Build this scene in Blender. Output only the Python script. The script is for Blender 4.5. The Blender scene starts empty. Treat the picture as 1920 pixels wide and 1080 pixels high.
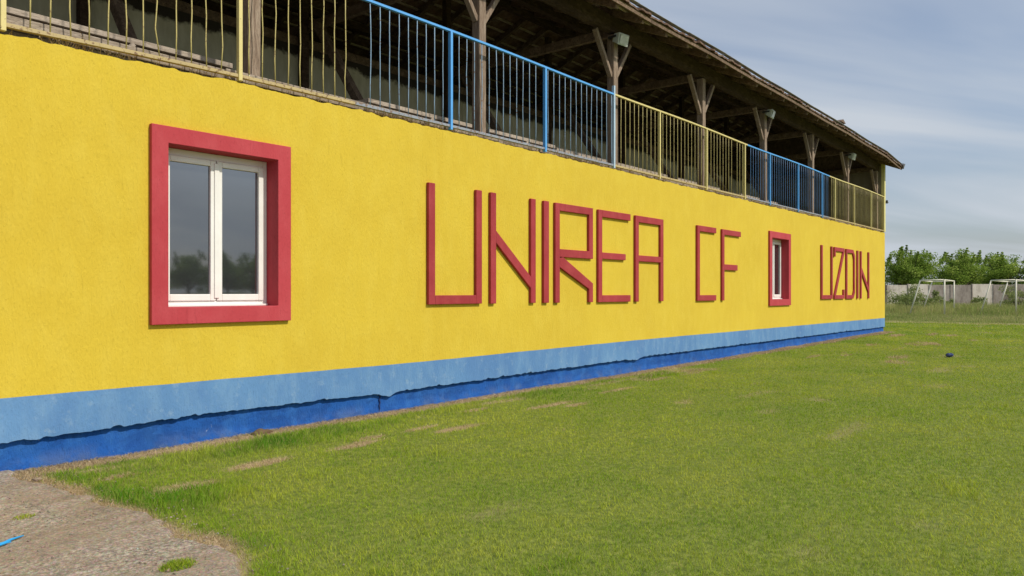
import bpy, bmesh, math, random
import numpy as np
from mathutils import Vector, Matrix
R = math.radians
scene = bpy.context.scene
COL = scene.collection

# ------------------------------------------------------------------ camera
# world: the painted wall lies in the plane y=0 and runs along +X, the pitch is on the -Y side
THETA = math.atan(1167/1450)
CAM = Vector((0, -7.51, 1.55))
cd = bpy.data.cameras.new('camera'); cam = bpy.data.objects.new('camera', cd); COL.objects.link(cam)
cam.location = CAM; cam.rotation_euler = (R(90), 0, THETA - R(90))
cd.sensor_width = 36; cd.lens = 1450/1920*36; cd.shift_y = 8/1920
cd.clip_start = .1; cd.clip_end = 3000
scene.camera = cam
# ------------------------------------------------------------------ light
SUN_EL, SUN_AZ = R(43), R(14)      # azimuth measured from the wall's normal (-Y) towards +X
sdir = Vector((math.cos(SUN_EL)*math.sin(SUN_AZ), -math.cos(SUN_EL)*math.cos(SUN_AZ), math.sin(SUN_EL)))
sl = bpy.data.lights.new('sun', 'SUN'); so = bpy.data.objects.new('sun', sl); COL.objects.link(so)
sl.energy = 3.0; sl.angle = R(1.5); sl.color = (1.0, .93, .80)
so.rotation_euler = (-sdir).to_track_quat('-Z', 'Y').to_euler(); so.location = (0, -20, 30)
w = bpy.data.worlds.new('World'); scene.world = w; w.use_nodes = True
nt = w.node_tree; nt.nodes.clear()
N = nt.nodes.new; Lk = nt.links.new
out = N('ShaderNodeOutputWorld'); bg = N('ShaderNodeBackground'); sky = N('ShaderNodeTexSky')
sky.sky_type = 'NISHITA'; sky.sun_disc = False; sky.sun_elevation = SUN_EL
sky.sun_rotation = math.atan2(sdir.x, sdir.y)
sky.air_density = 1.0; sky.dust_density = 2.0; sky.ozone_density = 2.0
tc = N('ShaderNodeTexCoord'); sep = N('ShaderNodeSeparateXYZ'); Lk(tc.outputs['Generated'], sep.inputs[0])
mz = N('ShaderNodeMath'); mz.operation = 'MAXIMUM'; Lk(sep.outputs[2], mz.inputs[0]); mz.inputs[1].default_value = 0.0
az = N('ShaderNodeMath'); az.operation = 'ADD'; Lk(mz.outputs[0], az.inputs[0]); az.inputs[1].default_value = .22
dx = N('ShaderNodeMath'); dx.operation = 'DIVIDE'; Lk(sep.outputs[0], dx.inputs[0]); Lk(az.outputs[0], dx.inputs[1])
dy = N('ShaderNodeMath'); dy.operation = 'DIVIDE'; Lk(sep.outputs[1], dy.inputs[0]); Lk(az.outputs[0], dy.inputs[1])
cmb = N('ShaderNodeCombineXYZ'); Lk(dx.outputs[0], cmb.inputs[0]); Lk(dy.outputs[0], cmb.inputs[1])
mp = N('ShaderNodeMapping'); Lk(cmb.outputs[0], mp.inputs[0]); mp.inputs['Rotation'].default_value = (0, 0, R(44)); mp2 = N('ShaderNodeMapping'); mp2.inputs['Scale'].default_value = (.42, 1.25, 1); Lk(mp.outputs[0], mp2.inputs[0])
n1 = N('ShaderNodeTexNoise'); n1.inputs['Scale'].default_value = 1.1; n1.inputs['Detail'].default_value = 5; n1.inputs['Roughness'].default_value = .5; n1.inputs['Distortion'].default_value = .6
Lk(mp2.outputs[0], n1.inputs['Vector'])
cr = N('ShaderNodeValToRGB'); cr.color_ramp.elements[0].position = .38; cr.color_ramp.elements[1].position = .60
cr.color_ramp.elements[0].color = (.05, .05, .05, 1); cr.color_ramp.elements[1].color = (.95, .95, .95, 1)
Lk(n1.outputs[0], cr.inputs[0])
mx = N('ShaderNodeMixRGB'); Lk(cr.outputs[0], mx.inputs[0]); Lk(sky.outputs[0], mx.inputs[1])
mx.inputs[2].default_value = (5.0, 5.4, 5.75, 1)
# thin high cloud evens the sky out: part of every direction is veil
mv = N('ShaderNodeMixRGB'); mv.inputs[0].default_value = .30; Lk(mx.outputs[0], mv.inputs[1]); mv.inputs[2].default_value = (3.7, 4.15, 5.1, 1)
Lk(mv.outputs[0], bg.inputs[0]); bg.inputs[1].default_value = .105
Lk(bg.outputs[0], out.inputs[0])
vs = scene.view_settings; vs.view_transform = 'Standard'; vs.look = 'None'; vs.gamma = 1; vs.use_curve_mapping = False
vs.exposure = 0.25

# ------------------------------------------------------------------ material helpers
def new_mat(name):
    m = bpy.data.materials.new(name); m.use_nodes = True
    t = m.node_tree; t.nodes.clear()
    o = t.nodes.new('ShaderNodeOutputMaterial'); b = t.nodes.new('ShaderNodeBsdfPrincipled')
    t.links.new(b.outputs[0], o.inputs[0])
    return m, t, b, o
def node(t, kind, **kw):
    n = t.nodes.new(kind)
    for k, v in kw.items():
        if k in n.inputs: n.inputs[k].default_value = v
        else: setattr(n, k, v)
    return n
def noise(t, vec, scale, detail=4, rough=.6, dist=0.0, vscale=None):
    if vscale:
        mpn = node(t, 'ShaderNodeMapping'); mpn.inputs['Scale'].default_value = vscale
        t.links.new(vec, mpn.inputs[0]); vec = mpn.outputs[0]
    n = node(t, 'ShaderNodeTexNoise'); n.inputs['Scale'].default_value = scale
    n.inputs['Detail'].default_value = detail; n.inputs['Roughness'].default_value = rough; n.inputs['Distortion'].default_value = dist
    t.links.new(vec, n.inputs['Vector'])
    return n.outputs[0]
def ramp(t, fac, stops):
    r = node(t, 'ShaderNodeValToRGB'); e = r.color_ramp.elements
    e[0].position, e[0].color = stops[0][0], (*stops[0][1], 1) if len(stops[0][1]) == 3 else stops[0][1]
    e[1].position, e[1].color = stops[-1][0], (*stops[-1][1], 1)
    for p, c in stops[1:-1]:
        q = e.new(p); q.color = (*c, 1)
    t.links.new(fac, r.inputs[0]); return r.outputs[0]
def mix(t, fac, a, b, mode='MIX'):
    m = node(t, 'ShaderNodeMixRGB'); m.blend_type = mode
    for i, v in ((0, fac), (1, a), (2, b)):
        if isinstance(v, (int, float)): m.inputs[i].default_value = v
        elif isinstance(v, tuple): m.inputs[i].default_value = (*v, 1)
        else: t.links.new(v, m.inputs[i])
    return m.outputs[0]
def g(v): return (v, v, v)
def bump(t, b, h, strength=.5, dist=.01, prev=None):
    n = node(t, 'ShaderNodeBump'); n.inputs['Strength'].default_value = strength; n.inputs['Distance'].default_value = dist
    t.links.new(h, n.inputs['Height'])
    if prev is not None: t.links.new(prev, n.inputs['Normal'])
    t.links.new(n.outputs[0], b.inputs['Normal']); return n.outputs[0]
def pos(t):
    return node(t, 'ShaderNodeNewGeometry').outputs['Position']

def stucco(name, base, dark, light, grain=1.0, rough=.85):
    m, t, b, o = new_mat(name); P = pos(t)
    big = noise(t, P, .7, 4, .6); med = noise(t, P, 5, 4, .6, vscale=(1, 1, .45))
    col = mix(t, ramp(t, big, [(.3, g(0)), (.72, g(1))]), dark, base)
    col = mix(t, ramp(t, med, [(.45, g(0)), (.8, g(.55))]), col, light)
    pits = noise(t, P, 42, 5, .75, 0, vscale=(1, 1, .5))
    col = mix(t, ramp(t, pits, [(.57, g(0)), (.70, g(.48))]), col, tuple(c*.55 for c in dark))
    strk = noise(t, P, 26, 3, .6, .2, vscale=(1, 1, .10)); where = noise(t, P, 1.1, 2, .5)
    col = mix(t, mix(t, 1.0, ramp(t, strk, [(.60, g(0)), (.70, g(.28))]), ramp(t, where, [(.45, g(0)), (.6, g(1))]), 'MULTIPLY'), col, tuple(c*.7 for c in dark))
    t.links.new(col, b.inputs['Base Color']); b.inputs['Roughness'].default_value = rough
    b.inputs['Specular IOR Level'].default_value = .25
    h1 = noise(t, P, 45, 4, .7, .3, vscale=(1, 1, .35))
    h2 = noise(t, P, 120, 3, .6)
    h3 = noise(t, P, 2.2, 3, .5)
    n = bump(t, b, h3, .15, .05)
    n = bump(t, b, pits, .55*grain, .010, n)
    n = bump(t, b, strk, .30*grain, .008, n)
    n = bump(t, b, h1, .70*grain, .012, n)
    bump(t, b, h2, .5*grain, .005, n)
    return m
M = {}
M['yellow'] = stucco('yellow_stucco', (.69, .51, .048), (.63, .45, .041), (.72, .555, .075))
M['light_blue'] = stucco('light_blue_stucco', (.135, .29, .53), (.10, .225, .46), (.24, .40, .58), .8)
M['deep_blue'] = stucco('deep_blue_plinth_paint', (.018, .125, .46), (.012, .085, .36), (.06, .22, .56), 1.5)
def deep_blue():
    m = M['deep_blue']; t = m.node_tree; b = [n for n in t.nodes if n.type == 'BSDF_PRINCIPLED'][0]
    old = b.inputs['Base Color'].links[0].from_socket; P = pos(t)
    sp = node(t, 'ShaderNodeSeparateXYZ'); t.links.new(P, sp.inputs[0])
    k = noise(t, P, 3.0, 6, .7); low = ramp(t, sp.outputs[2], [(.0, g(1)), (.16, g(0))])
    fac = mix(t, 1.0, ramp(t, k, [(.46, g(0)), (.6, g(.5))]), low, 'MULTIPLY')
    c = mix(t, fac, old, (.13, .15, .18))
    sp2 = noise(t, P, 11, 4, .7)
    c = mix(t, ramp(t, sp2, [(.70, g(0)), (.74, g(.8))]), c, (.35, .42, .52))
    k3 = noise(t, P, 2.3, 6, .75, .5, vscale=(1, 1, 1.6)); c = mix(t, ramp(t, k3, [(.48, g(0)), (.58, g(.6))]), c, (.010, .065, .27))
    t.links.new(c, b.inputs['Base Color'])
deep_blue()
def light_band():
    m = M['light_blue']; t = m.node_tree; b = [n for n in t.nodes if n.type == 'BSDF_PRINCIPLED'][0]
    old = b.inputs['Base Color'].links[0].from_socket; P = pos(t)
    k = noise(t, P, 1.0, 4, .6, 0, vscale=(1, 1, .4)); c = mix(t, ramp(t, k, [(.50, g(0)), (.60, g(.55))]), old, (.085, .20, .44))
    k2 = noise(t, P, 7, 5, .7); c = mix(t, ramp(t, k2, [(.56, g(0)), (.72, g(.45))]), c, (.33, .45, .56))
    t.links.new(c, b.inputs['Base Color'])
light_band()
M['red'] = stucco('red_render_paint', (.50, .062, .078), (.43, .045, .058), (.56, .10, .115), .5, .7)
M['letter_red'] = stucco('red_letter_paint', (.40, .046, .056), (.30, .032, .038), (.48, .085, .088), .5, .65)

def wood(name, a, b_, c, rough=.85, sc=1.0, stretch=(12, 12, 1)):
    m, t, b, o = new_mat(name)
    P = node(t, 'ShaderNodeTexCoord').outputs['Object']
    n1 = noise(t, P, 3*sc, 6, .7, .6, vscale=stretch); n2 = noise(t, P, 14*sc, 3, .6, 0, vscale=stretch)
    n3 = noise(t, P, 1.3, 3, .5)
    col = ramp(t, n1, [(.28, b_), (.5, a), (.72, c)])
    col = mix(t, ramp(t, n2, [(.52, g(0)), (.68, g(.7))]), col, tuple(x*.35 for x in b_))
    col = mix(t, ramp(t, n3, [(.4, g(0)), (.7, g(.5))]), col, b_)
    t.links.new(col, b.inputs['Base Color']); b.inputs['Roughness'].default_value = rough
    b.inputs['Specular IOR Level'].default_value = .2
    bump(t, b, n1, .6, .01)
    return m
M['post_wood'] = wood('weathered_post_timber', (.30, .225, .17), (.16, .11, .08), (.46, .38, .30))
M['roof_wood'] = wood('dark_roof_timber', (.19, .135, .10), (.09, .062, .045), (.34, .26, .19), stretch=(3, 3, 3))
M['dark_beam'] = wood('dark_beam_timber', (.085, .055, .038), (.035, .022, .016), (.16, .11, .08), stretch=(2, 6, 6))
M['eave_wood'] = wood('eave_timber', (.20, .135, .09), (.09, .06, .04), (.36, .26, .19), stretch=(4, 4, 4))
M['batten_wood'] = wood('tile_batten_timber', (.50, .41, .33), (.24, .18, .14), (.72, .64, .54), stretch=(1.2, 8, 8))
M['sill_wood'] = wood('grey_sill_timber', (.36, .30, .24), (.16, .12, .09), (.55, .48, .40), stretch=(1.5, 12, 12))
M['bench_wood'] = wood('bench_plank_timber', (.50, .42, .34), (.24, .19, .15), (.66, .58, .49), stretch=(1.5, 12, 12))

def paint(name, base, rust=(.16, .08, .04), amt=.62, rough=.5, metallic=0):
    m, t, b, o = new_mat(name); P = pos(t)
    n1 = noise(t, P, 30, 4, .65); n2 = noise(t, P, 4, 3, .5)
    col = mix(t, ramp(t, n1, [(amt, g(0)), (amt+.06, g(1))]), base, rust)
    col = mix(t, ramp(t, n2, [(.4, g(0)), (.7, g(.35))]), col, tuple(min(1, x*1.25+.03) for x in base))
    t.links.new(col, b.inputs['Base Color']); b.inputs['Roughness'].default_value = rough; b.inputs['Metallic'].default_value = metallic
    bump(t, b, n1, .15, .002)
    return m
M['rail_yellow'] = paint('pale_yellow_rail_paint', (.66, .56, .22))
M['rail_blue'] = paint('blue_rail_paint', (.09, .36, .80), amt=.68)
M['bar_yellow'] = paint('worn_yellow_bar_paint', (.52, .44, .16), amt=.57)
M['bar_pale'] = paint('worn_pale_bar_paint', (.24, .37, .52), amt=.57)
M['bar_blue'] = paint('worn_blue_bar_paint', (.09, .22, .44), amt=.60)
M['bottom_tan'] = paint('tan_bottom_rail_paint', (.46, .36, .17), amt=.56, rough=.7)
M['bottom_grey'] = paint('grey_bottom_rail_paint', (.27, .30, .36), rust=(.2, .13, .09), amt=.52, rough=.7)
M['post_pale'] = paint('pale_blue_post_paint', (.45, .60, .74), amt=.7)
M['corner'] = paint('corner_post_yellow', (.68, .62, .25), amt=.7, rough=.7)
M['lamp_grey'] = paint('floodlight_housing_paint', (.46, .50, .46), rust=(.25, .22, .18), amt=.66, rough=.45)
M['goal_white'] = paint('goal_frame_paint', (.74, .71, .58), rust=(.42, .32, .20), amt=.60, rough=.6)
M['crack_blue'] = paint('dark_blue_crack', (.008, .03, .12), amt=.8, rough=.9)
M['dark_metal'] = paint('dark_metal', (.03, .03, .03), amt=.8)
M['pvc'] = paint('white_window_plastic', (.80, .79, .76), rust=(.66, .63, .58), amt=.66, rough=.35)
M['concrete_floor'] = stucco('stand_floor_concrete', (.17, .15, .125), (.10, .085, .07), (.25, .225, .19), .8)
M['inner_plaster'] = stucco('end_wall_plaster', (.27, .235, .17), (.19, .16, .11), (.34, .31, .24), .8)

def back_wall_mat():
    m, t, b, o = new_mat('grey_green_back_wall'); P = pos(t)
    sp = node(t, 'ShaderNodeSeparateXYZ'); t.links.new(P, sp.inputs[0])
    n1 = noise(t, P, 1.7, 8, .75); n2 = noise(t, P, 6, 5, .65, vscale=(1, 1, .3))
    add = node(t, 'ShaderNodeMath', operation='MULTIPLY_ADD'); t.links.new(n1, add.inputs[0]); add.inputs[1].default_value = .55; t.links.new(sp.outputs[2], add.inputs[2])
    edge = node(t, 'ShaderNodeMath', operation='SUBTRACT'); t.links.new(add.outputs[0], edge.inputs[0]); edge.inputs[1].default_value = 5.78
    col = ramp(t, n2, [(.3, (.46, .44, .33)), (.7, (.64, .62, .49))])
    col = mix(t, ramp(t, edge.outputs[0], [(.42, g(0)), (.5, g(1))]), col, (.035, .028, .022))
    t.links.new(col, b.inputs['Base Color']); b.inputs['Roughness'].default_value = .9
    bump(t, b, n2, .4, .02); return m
M['back_wall'] = back_wall_mat()

def tile_mat():
    m, t, b, o = new_mat('old_clay_roof_tile'); P = pos(t)
    n1 = noise(t, P, 5, 5, .7); n2 = noise(t, P, 40, 3, .6)
    col = ramp(t, n1, [(.3, (.07, .04, .028)), (.5, (.15, .085, .058)), (.72, (.25, .20, .15))])
    t.links.new(col, b.inputs['Base Color']); b.inputs['Roughness'].default_value = .9
    bump(t, b, n2, .5, .01); return m
M['tile'] = tile_mat()
def metal_mat():
    m, t, b, o = new_mat('galvanised_flashing'); P = pos(t)
    n1 = noise(t, P, 6, 4, .6)
    t.links.new(ramp(t, n1, [(.3, (.34, .35, .36)), (.7, (.55, .56, .57))]), b.inputs['Base Color'])
    b.inputs['Roughness'].default_value = .45; b.inputs['Metallic'].default_value = .6; return m
M['flashing'] = metal_mat()
def glass_mat():
    m, t, b, o = new_mat('window_glass')
    b.inputs['Base Color'].default_value = (.020, .022, .025, 1); b.inputs['Roughness'].default_value = .25
    gl = node(t, 'ShaderNodeBsdfGlossy'); gl.inputs['Roughness'].default_value = .03; gl.inputs['Color'].default_value = (.86, .92, 1, 1)
    n1 = noise(t, pos(t), 1.5, 2, .5); bp = node(t, 'ShaderNodeBump'); bp.inputs['Strength'].default_value = .05; bp.inputs['Distance'].default_value = .01
    t.links.new(n1, bp.inputs['Height']); t.links.new(bp.outputs[0], gl.inputs['Normal'])
    ms = node(t, 'ShaderNodeMixShader'); ms.inputs[0].default_value = .20
    t.links.new(b.outputs[0], ms.inputs[1]); t.links.new(gl.outputs[0], ms.inputs[2]); t.links.new(ms.outputs[0], o.inputs[0])
    return m
M['glass'] = glass_mat()
def lamp_glass():
    m, t, b, o = new_mat('floodlight_glass'); b.inputs['Base Color'].default_value = (.55, .58, .56, 1); b.inputs['Roughness'].default_value = .15
    t.links.new(ramp(t, noise(t, pos(t), 20, 2), [(.3, (.45, .48, .46)), (.7, (.65, .67, .64))]), b.inputs['Base Color'])
    return m
M['lamp_glass'] = lamp_glass()

def blade_mat(name, stops, drycol, trans=.3):
    m, t, b, o = new_mat(name)
    a = node(t, 'ShaderNodeAttribute', attribute_name='tint'); d = node(t, 'ShaderNodeAttribute', attribute_name='dry')
    P = pos(t)
    col = ramp(t, a.outputs['Fac'], stops)
    patch = noise(t, P, .55, 5, .65, .5, vscale=(.7, 1, 1)); p2 = noise(t, P, 1.9, 4, .65, .3)
    col = mix(t, ramp(t, patch, [(.46, g(0)), (.66, g(.60))]), col, tuple(stops[-1][1]))
    col = mix(t, ramp(t, p2, [(.50, g(0)), (.68, g(.5))]), col, tuple(stops[0][1]))
    col = mix(t, d.outputs['Fac'], col, drycol)
    df = node(t, 'ShaderNodeBsdfDiffuse'); tr = node(t, 'ShaderNodeBsdfTranslucent')
    t.links.new(col, df.inputs[0]); t.links.new(col, tr.inputs[0])
    ms = node(t, 'ShaderNodeMixShader'); ms.inputs[0].default_value = trans
    t.links.new(df.outputs[0], ms.inputs[1]); t.links.new(tr.outputs[0], ms.inputs[2]); t.links.new(ms.outputs[0], o.inputs[0])
    t.nodes.remove(b); return m
M['grass'] = blade_mat('lawn_grass_blades', [(.0, (.095, .25, .022)), (.5, (.29, .41, .026)), (1.0, (.58, .58, .085))], (.46, .36, .16))
M['tall_grass'] = blade_mat('tall_grass_blades', [(.0, (.15, .24, .05)), (.5, (.31, .37, .10)), (1.0, (.52, .48, .20))], (.46, .36, .19))
M['straw'] = blade_mat('dry_straw', [(.0, (.30, .215, .12)), (1.0, (.70, .56, .36))], (.5, .4, .25))
def leaf_mat(name, stops, trans=.35):
    m, t, b, o = new_mat(name)
    a = node(t, 'ShaderNodeAttribute', attribute_name='tint')
    col = ramp(t, a.outputs['Fac'], stops)
    oi = node(t, 'ShaderNodeObjectInfo'); col = mix(t, ramp(t, oi.outputs['Random'], [(0, g(0)), (1, g(.3))]), col, stops[0][1])
    df = node(t, 'ShaderNodeBsdfDiffuse'); tr = node(t, 'ShaderNodeBsdfTranslucent')
    t.links.new(col, df.inputs[0]); t.links.new(col, tr.inputs[0])
    ms = node(t, 'ShaderNodeMixShader'); ms.inputs[0].default_value = trans
    t.links.new(df.outputs[0], ms.inputs[1]); t.links.new(tr.outputs[0], ms.inputs[2]); t.links.new(ms.outputs[0], o.inputs[0])
    t.nodes.remove(b); return m
M['leaf'] = leaf_mat('tree_leaves', [(.0, (.11, .19, .03)), (.6, (.30, .42, .07)), (1.0, (.56, .64, .18))])
M['shrub_leaf'] = leaf_mat('shrub_leaves', [(.0, (.14, .19, .06)), (.6, (.26, .31, .10)), (1.0, (.45, .48, .22))])
M['bark'] = wood('tree_bark', (.09, .07, .05), (.04, .03, .02), (.15, .12, .09), stretch=(6, 6, 1))

def soil_mat(name, lawn=False):
    m, t, b, o = new_mat(name); P = pos(t)
    n0 = noise(t, P, .35, 4, .6); n1 = noise(t, P, 14, 5, .7); n2 = noise(t, P, 70, 3, .65)
    if lawn:
        d = node(t, 'ShaderNodeAttribute', attribute_name='dry')
        green = ramp(t, n1, [(.3, (.09, .13, .03)), (.6, (.22, .26, .055)), (.8, (.34, .34, .10))])
        tan = ramp(t, n2, [(.3, (.26, .18, .11)), (.7, (.55, .43, .29))])
        col = mix(t, d.outputs['Fac'], green, tan)
        far = node(t, 'ShaderNodeCameraData')
    else:
        col = mix(t, ramp(t, n0, [(.35, g(0)), (.65, g(1))]), (.10, .125, .035), (.17, .16, .07))
        col = mix(t, ramp(t, n1, [(.4, g(0)), (.7, g(.6))]), col, (.06, .08, .02))
    t.links.new(col, b.inputs['Base Color']); b.inputs['Roughness'].default_value = .95; b.inputs['Specular IOR Level'].default_value = .1
    n = bump(t, b, n1, .7, .03); bump(t, b, n2, .6, .01, n)
    return m
M['soil'] = soil_mat('lawn_soil', True); M['field'] = soil_mat('rough_field')
def path_mat():
    m, t, b, o = new_mat('worn_aggregate_concrete'); P = pos(t)
    n0 = noise(t, P, 1.1, 5, .6); n1 = noise(t, P, 38, 6, .8); n2 = noise(t, P, 8, 5, .7)
    v = node(t, 'ShaderNodeTexVoronoi'); v.inputs['Scale'].default_value = 90; t.links.new(P, v.inputs['Vector'])
    col = ramp(t, n1, [(.34, (.13, .10, .075)), (.5, (.40, .31, .225)), (.64, (.70, .61, .50))])
    col = mix(t, ramp(t, n0, [(.42, g(0)), (.60, g(.7))]), col, (.34, .235, .13))
    col = mix(t, ramp(t, n2, [(.5, g(0)), (.72, g(.55))]), col, (.16, .135, .11))
    col = mix(t, .25, col, v.outputs['Color'], 'OVERLAY')
    hs = node(t, 'ShaderNodeHueSaturation'); hs.inputs['Saturation'].default_value = .75; t.links.new(col, hs.inputs['Color'])
    t.links.new(hs.outputs[0], b.inputs['Base Color']); b.inputs['Roughness'].default_value = .9
    b.inputs['Specular IOR Level'].default_value = .3
    n = bump(t, b, n2, .7, .03); n = bump(t, b, v.outputs['Distance'], .5, .006, n); bump(t, b, n1, .9, .016, n)
    return m
M['path'] = path_mat()
def concrete_panel(name, a, b_, c):
    m, t, b, o = new_mat(name); P = pos(t)
    n1 = noise(t, P, 1.2, 6, .7, .3, vscale=(1, 1, .6)); n2 = noise(t, P, 9, 5, .7, 0, vscale=(1, 1, .25))
    col = ramp(t, n1, [(.3, a), (.5, b_), (.7, c)])
    col = mix(t, ramp(t, n2, [(.5, g(0)), (.75, g(.6))]), col, a)
    t.links.new(col, b.inputs['Base Color']); b.inputs['Roughness'].default_value = .95; bump(t, b, n2, .4, .03); return m
M['panel_light'] = concrete_panel('pale_concrete', (.42, .36, .30), (.72, .65, .56), (.80, .74, .66))
M['panel_grey'] = concrete_panel('stained_grey_concrete', (.16, .13, .11), (.34, .29, .25), (.46, .41, .36))
M['rag'] = paint('dark_blue_cloth', (.03, .05, .16), rust=(.3, .33, .4), amt=.62, rough=.9)
M['cord'] = paint('bright_blue_cord', (.02, .34, .75), amt=.8, rough=.6)
M['clod'] = stucco('brown_earth', (.16, .105, .06), (.08, .05, .03), (.26, .19, .11), 1.0, .95)

# ------------------------------------------------------------------ object helpers
def link(name, me, mat, parent=None):
    o = bpy.data.objects.new(name, me); COL.objects.link(o)
    if mat is not None: me.materials.append(mat)
    if parent is not None: o.parent = parent
    return o
def tag(o, label=None, cat=None, group=None, kind=None):
    if label: o['label'] = label
    if cat: o['category'] = cat
    if group: o['group'] = group
    if kind: o['kind'] = kind
    return o
def empty(name, loc=(0, 0, 0), rz=0, parent=None):
    o = bpy.data.objects.new(name, None); COL.objects.link(o); o.location = loc; o.rotation_euler = (0, 0, rz)
    o.empty_display_size = .2
    if parent: o.parent = parent
    return o
class MB:
    def __init__(s): s.bm = bmesh.new()
    def box(s, a, b):
        (x0, y0, z0), (x1, y1, z1) = a, b
        v = [s.bm.verts.new(p) for p in ((x0,y0,z0),(x1,y0,z0),(x1,y1,z0),(x0,y1,z0),(x0,y0,z1),(x1,y0,z1),(x1,y1,z1),(x0,y1,z1))]
        for f in ((0,3,2,1),(4,5,6,7),(0,1,5,4),(1,2,6,5),(2,3,7,6),(3,0,4,7)): s.bm.faces.new([v[i] for i in f])
        return s
    def prism(s, pts, y0, y1):      # polygon in XZ extruded in y
        a = [s.bm.verts.new((x, y0, z)) for x, z in pts]; b = [s.bm.verts.new((x, y1, z)) for x, z in pts]
        s.bm.faces.new(a); s.bm.faces.new(b[::-1]); n = len(pts)
        for i in range(n): s.bm.faces.new((a[i], b[i], b[(i+1) % n], a[(i+1) % n]))
        return s
    def beam(s, p, q, wx, wy, up=(0, 0, 1)):    # box-section bar from p to q
        p, q = Vector(p), Vector(q); d = (q-p).normalized(); up = Vector(up)
        if abs(d.dot(up)) > .98: up = Vector((0, 1, 0))
        u = d.cross(up).normalized(); v = u.cross(d).normalized()
        c = []
        for e in (p, q):
            for i, j in ((-1,-1),(1,-1),(1,1),(-1,1)): c.append(s.bm.verts.new(e + u*(i*wx/2) + v*(j*wy/2)))
        for f in ((0,1,2,3),(7,6,5,4),(0,4,5,1),(1,5,6,2),(2,6,7,3),(3,7,4,0)): s.bm.faces.new([c[i] for i in f])
        return s
    def tube(s, pts, r, n=6):
        pts = [Vector(p) for p in pts]; rings = []
        for i, p in enumerate(pts):
            d = (pts[min(i+1, len(pts)-1)] - pts[max(i-1, 0)]).normalized()
            up = Vector((0, 0, 1)) if abs(d.z) < .9 else Vector((0, 1, 0))
            u = d.cross(up).normalized(); v = d.cross(u).normalized()
            rr = r[i] if isinstance(r, (list, tuple)) else r
            rings.append([s.bm.verts.new(p + u*math.cos(2*math.pi*k/n)*rr + v*math.sin(2*math.pi*k/n)*rr) for k in range(n)])
        for a, b in zip(rings[:-1], rings[1:]):
            for k in range(n): s.bm.faces.new((a[k], a[(k+1) % n], b[(k+1) % n], b[k]))
        s.bm.faces.new(rings[0][::-1]); s.bm.faces.new(rings[-1])
        return s
    def build(s, name, mat, parent=None, bevel=0, smooth=False, segs=2):
        bmesh.ops.recalc_face_normals(s.bm, faces=s.bm.faces)
        me = bpy.data.meshes.new(name); s.bm.to_mesh(me); s.bm.free()
        if smooth:
            for p in me.polygons: p.use_smooth = True
        o = link(name, me, mat, parent)
        if bevel:
            b = o.modifiers.new('bevel', 'BEVEL'); b.width = bevel; b.segments = segs; b.limit_method = 'ANGLE'; b.angle_limit = R(40)
        return o
def np_mesh(name, V, loops, starts, totals, attrs=None):
    me = bpy.data.meshes.new(name)
    me.vertices.add(len(V)); me.vertices.foreach_set('co', np.ascontiguousarray(V, dtype=np.float32).ravel())
    me.loops.add(len(loops)); me.loops.foreach_set('vertex_index', loops.astype(np.int32))
    me.polygons.add(len(starts)); me.polygons.foreach_set('loop_start', starts.astype(np.int32))
    try: me.polygons.foreach_set('loop_total', totals.astype(np.int32))
    except Exception: pass
    for k, v in (attrs or {}).items():
        at = me.attributes.new(k, 'FLOAT', 'POINT'); at.data.foreach_set('value', v.astype(np.float32))
    me.update(calc_edges=True); return me

# numpy value noise
def vnoise(x, y, seed=0):
    xi = np.floor(x).astype(np.int64); yi = np.floor(y).astype(np.int64); fx = x-xi; fy = y-yi
    def h(a, b):
        n = (a*374761393 + b*668265263 + seed*1442695041) & 0x7fffffff
        n = ((n ^ (n >> 13))*1274126177) & 0x7fffffff
        return ((n ^ (n >> 16)) & 0xffff)/65535.
    sx = fx*fx*(3-2*fx); sy = fy*fy*(3-2*fy)
    return (h(xi, yi)*(1-sx)+h(xi+1, yi)*sx)*(1-sy) + (h(xi, yi+1)*(1-sx)+h(xi+1, yi+1)*sx)*sy
def fbm(x, y, seed=0, o=3):
    s = 0; a = .5
    for i in range(o): s = s + a*vnoise(x*2**i, y*2**i, seed+i); a *= .5
    return s/(1-.5**o)
def sstep(a, b, x):
    t = np.clip((x-a)/(b-a), 0, 1); return t*t*(3-2*t)

# ------------------------------------------------------------------ the building
X0, X1 = -7.0, 32.3
rnd = random.Random(7)
bld = tag(empty('stadium_stand', (X0, 0, 0)), 'long yellow stand building with blue plinth, red window surrounds and open timber spectator deck', 'building')
def B(): return bld
def part(mb, name, mat, parent=None, **k):
    o = mb.build(name, mat, None, **k)
    p = parent or bld
    o.parent = p; o.matrix_parent_inverse = Matrix.Identity(4)
    o.location = Vector((0, 0, 0)) - (Vector((X0, 0, 0)) if p is bld else Vector((0, 0, 0)))
    return o
# (building parts are modelled in world coordinates and shifted back by the empty's origin)
def top_z(x): return float(np.interp(x, [-7, 2.4, 3.3, 4.6, 8, 15, 32.3], [3.74, 3.775, 3.80, 3.825, 3.84, 3.85, 3.86]))
def band_z(x): return float(np.interp(x, [-7, 2.4, 7, 14, 32.3], [.66, .645, .612, .622, .56]))
def gap_z(x):
    b = float(np.interp(x, [-7, 2.4, 4.3, 6.2, 6.6, 9, 14, 20, 32.3], [.25, .262, .283, .262, .248, .262, .285, .27, .225]))
    return b
WIN = [(3.67, 5.27, 1.23, 3.20), (20.09, 21.69, 1.19, 3.17)]   # outer surround
def hole(w): return (w[0]+.17, w[1]-.17, w[2]+.17, w[3]-.17)
xs = sorted(set([round(X0+i*.025, 4) for i in range(int((X1-X0)/.025)+1)] + [h for w in WIN for h in hole(w)[:2]]+[X1]))
xs_a = np.array(xs)
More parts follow.
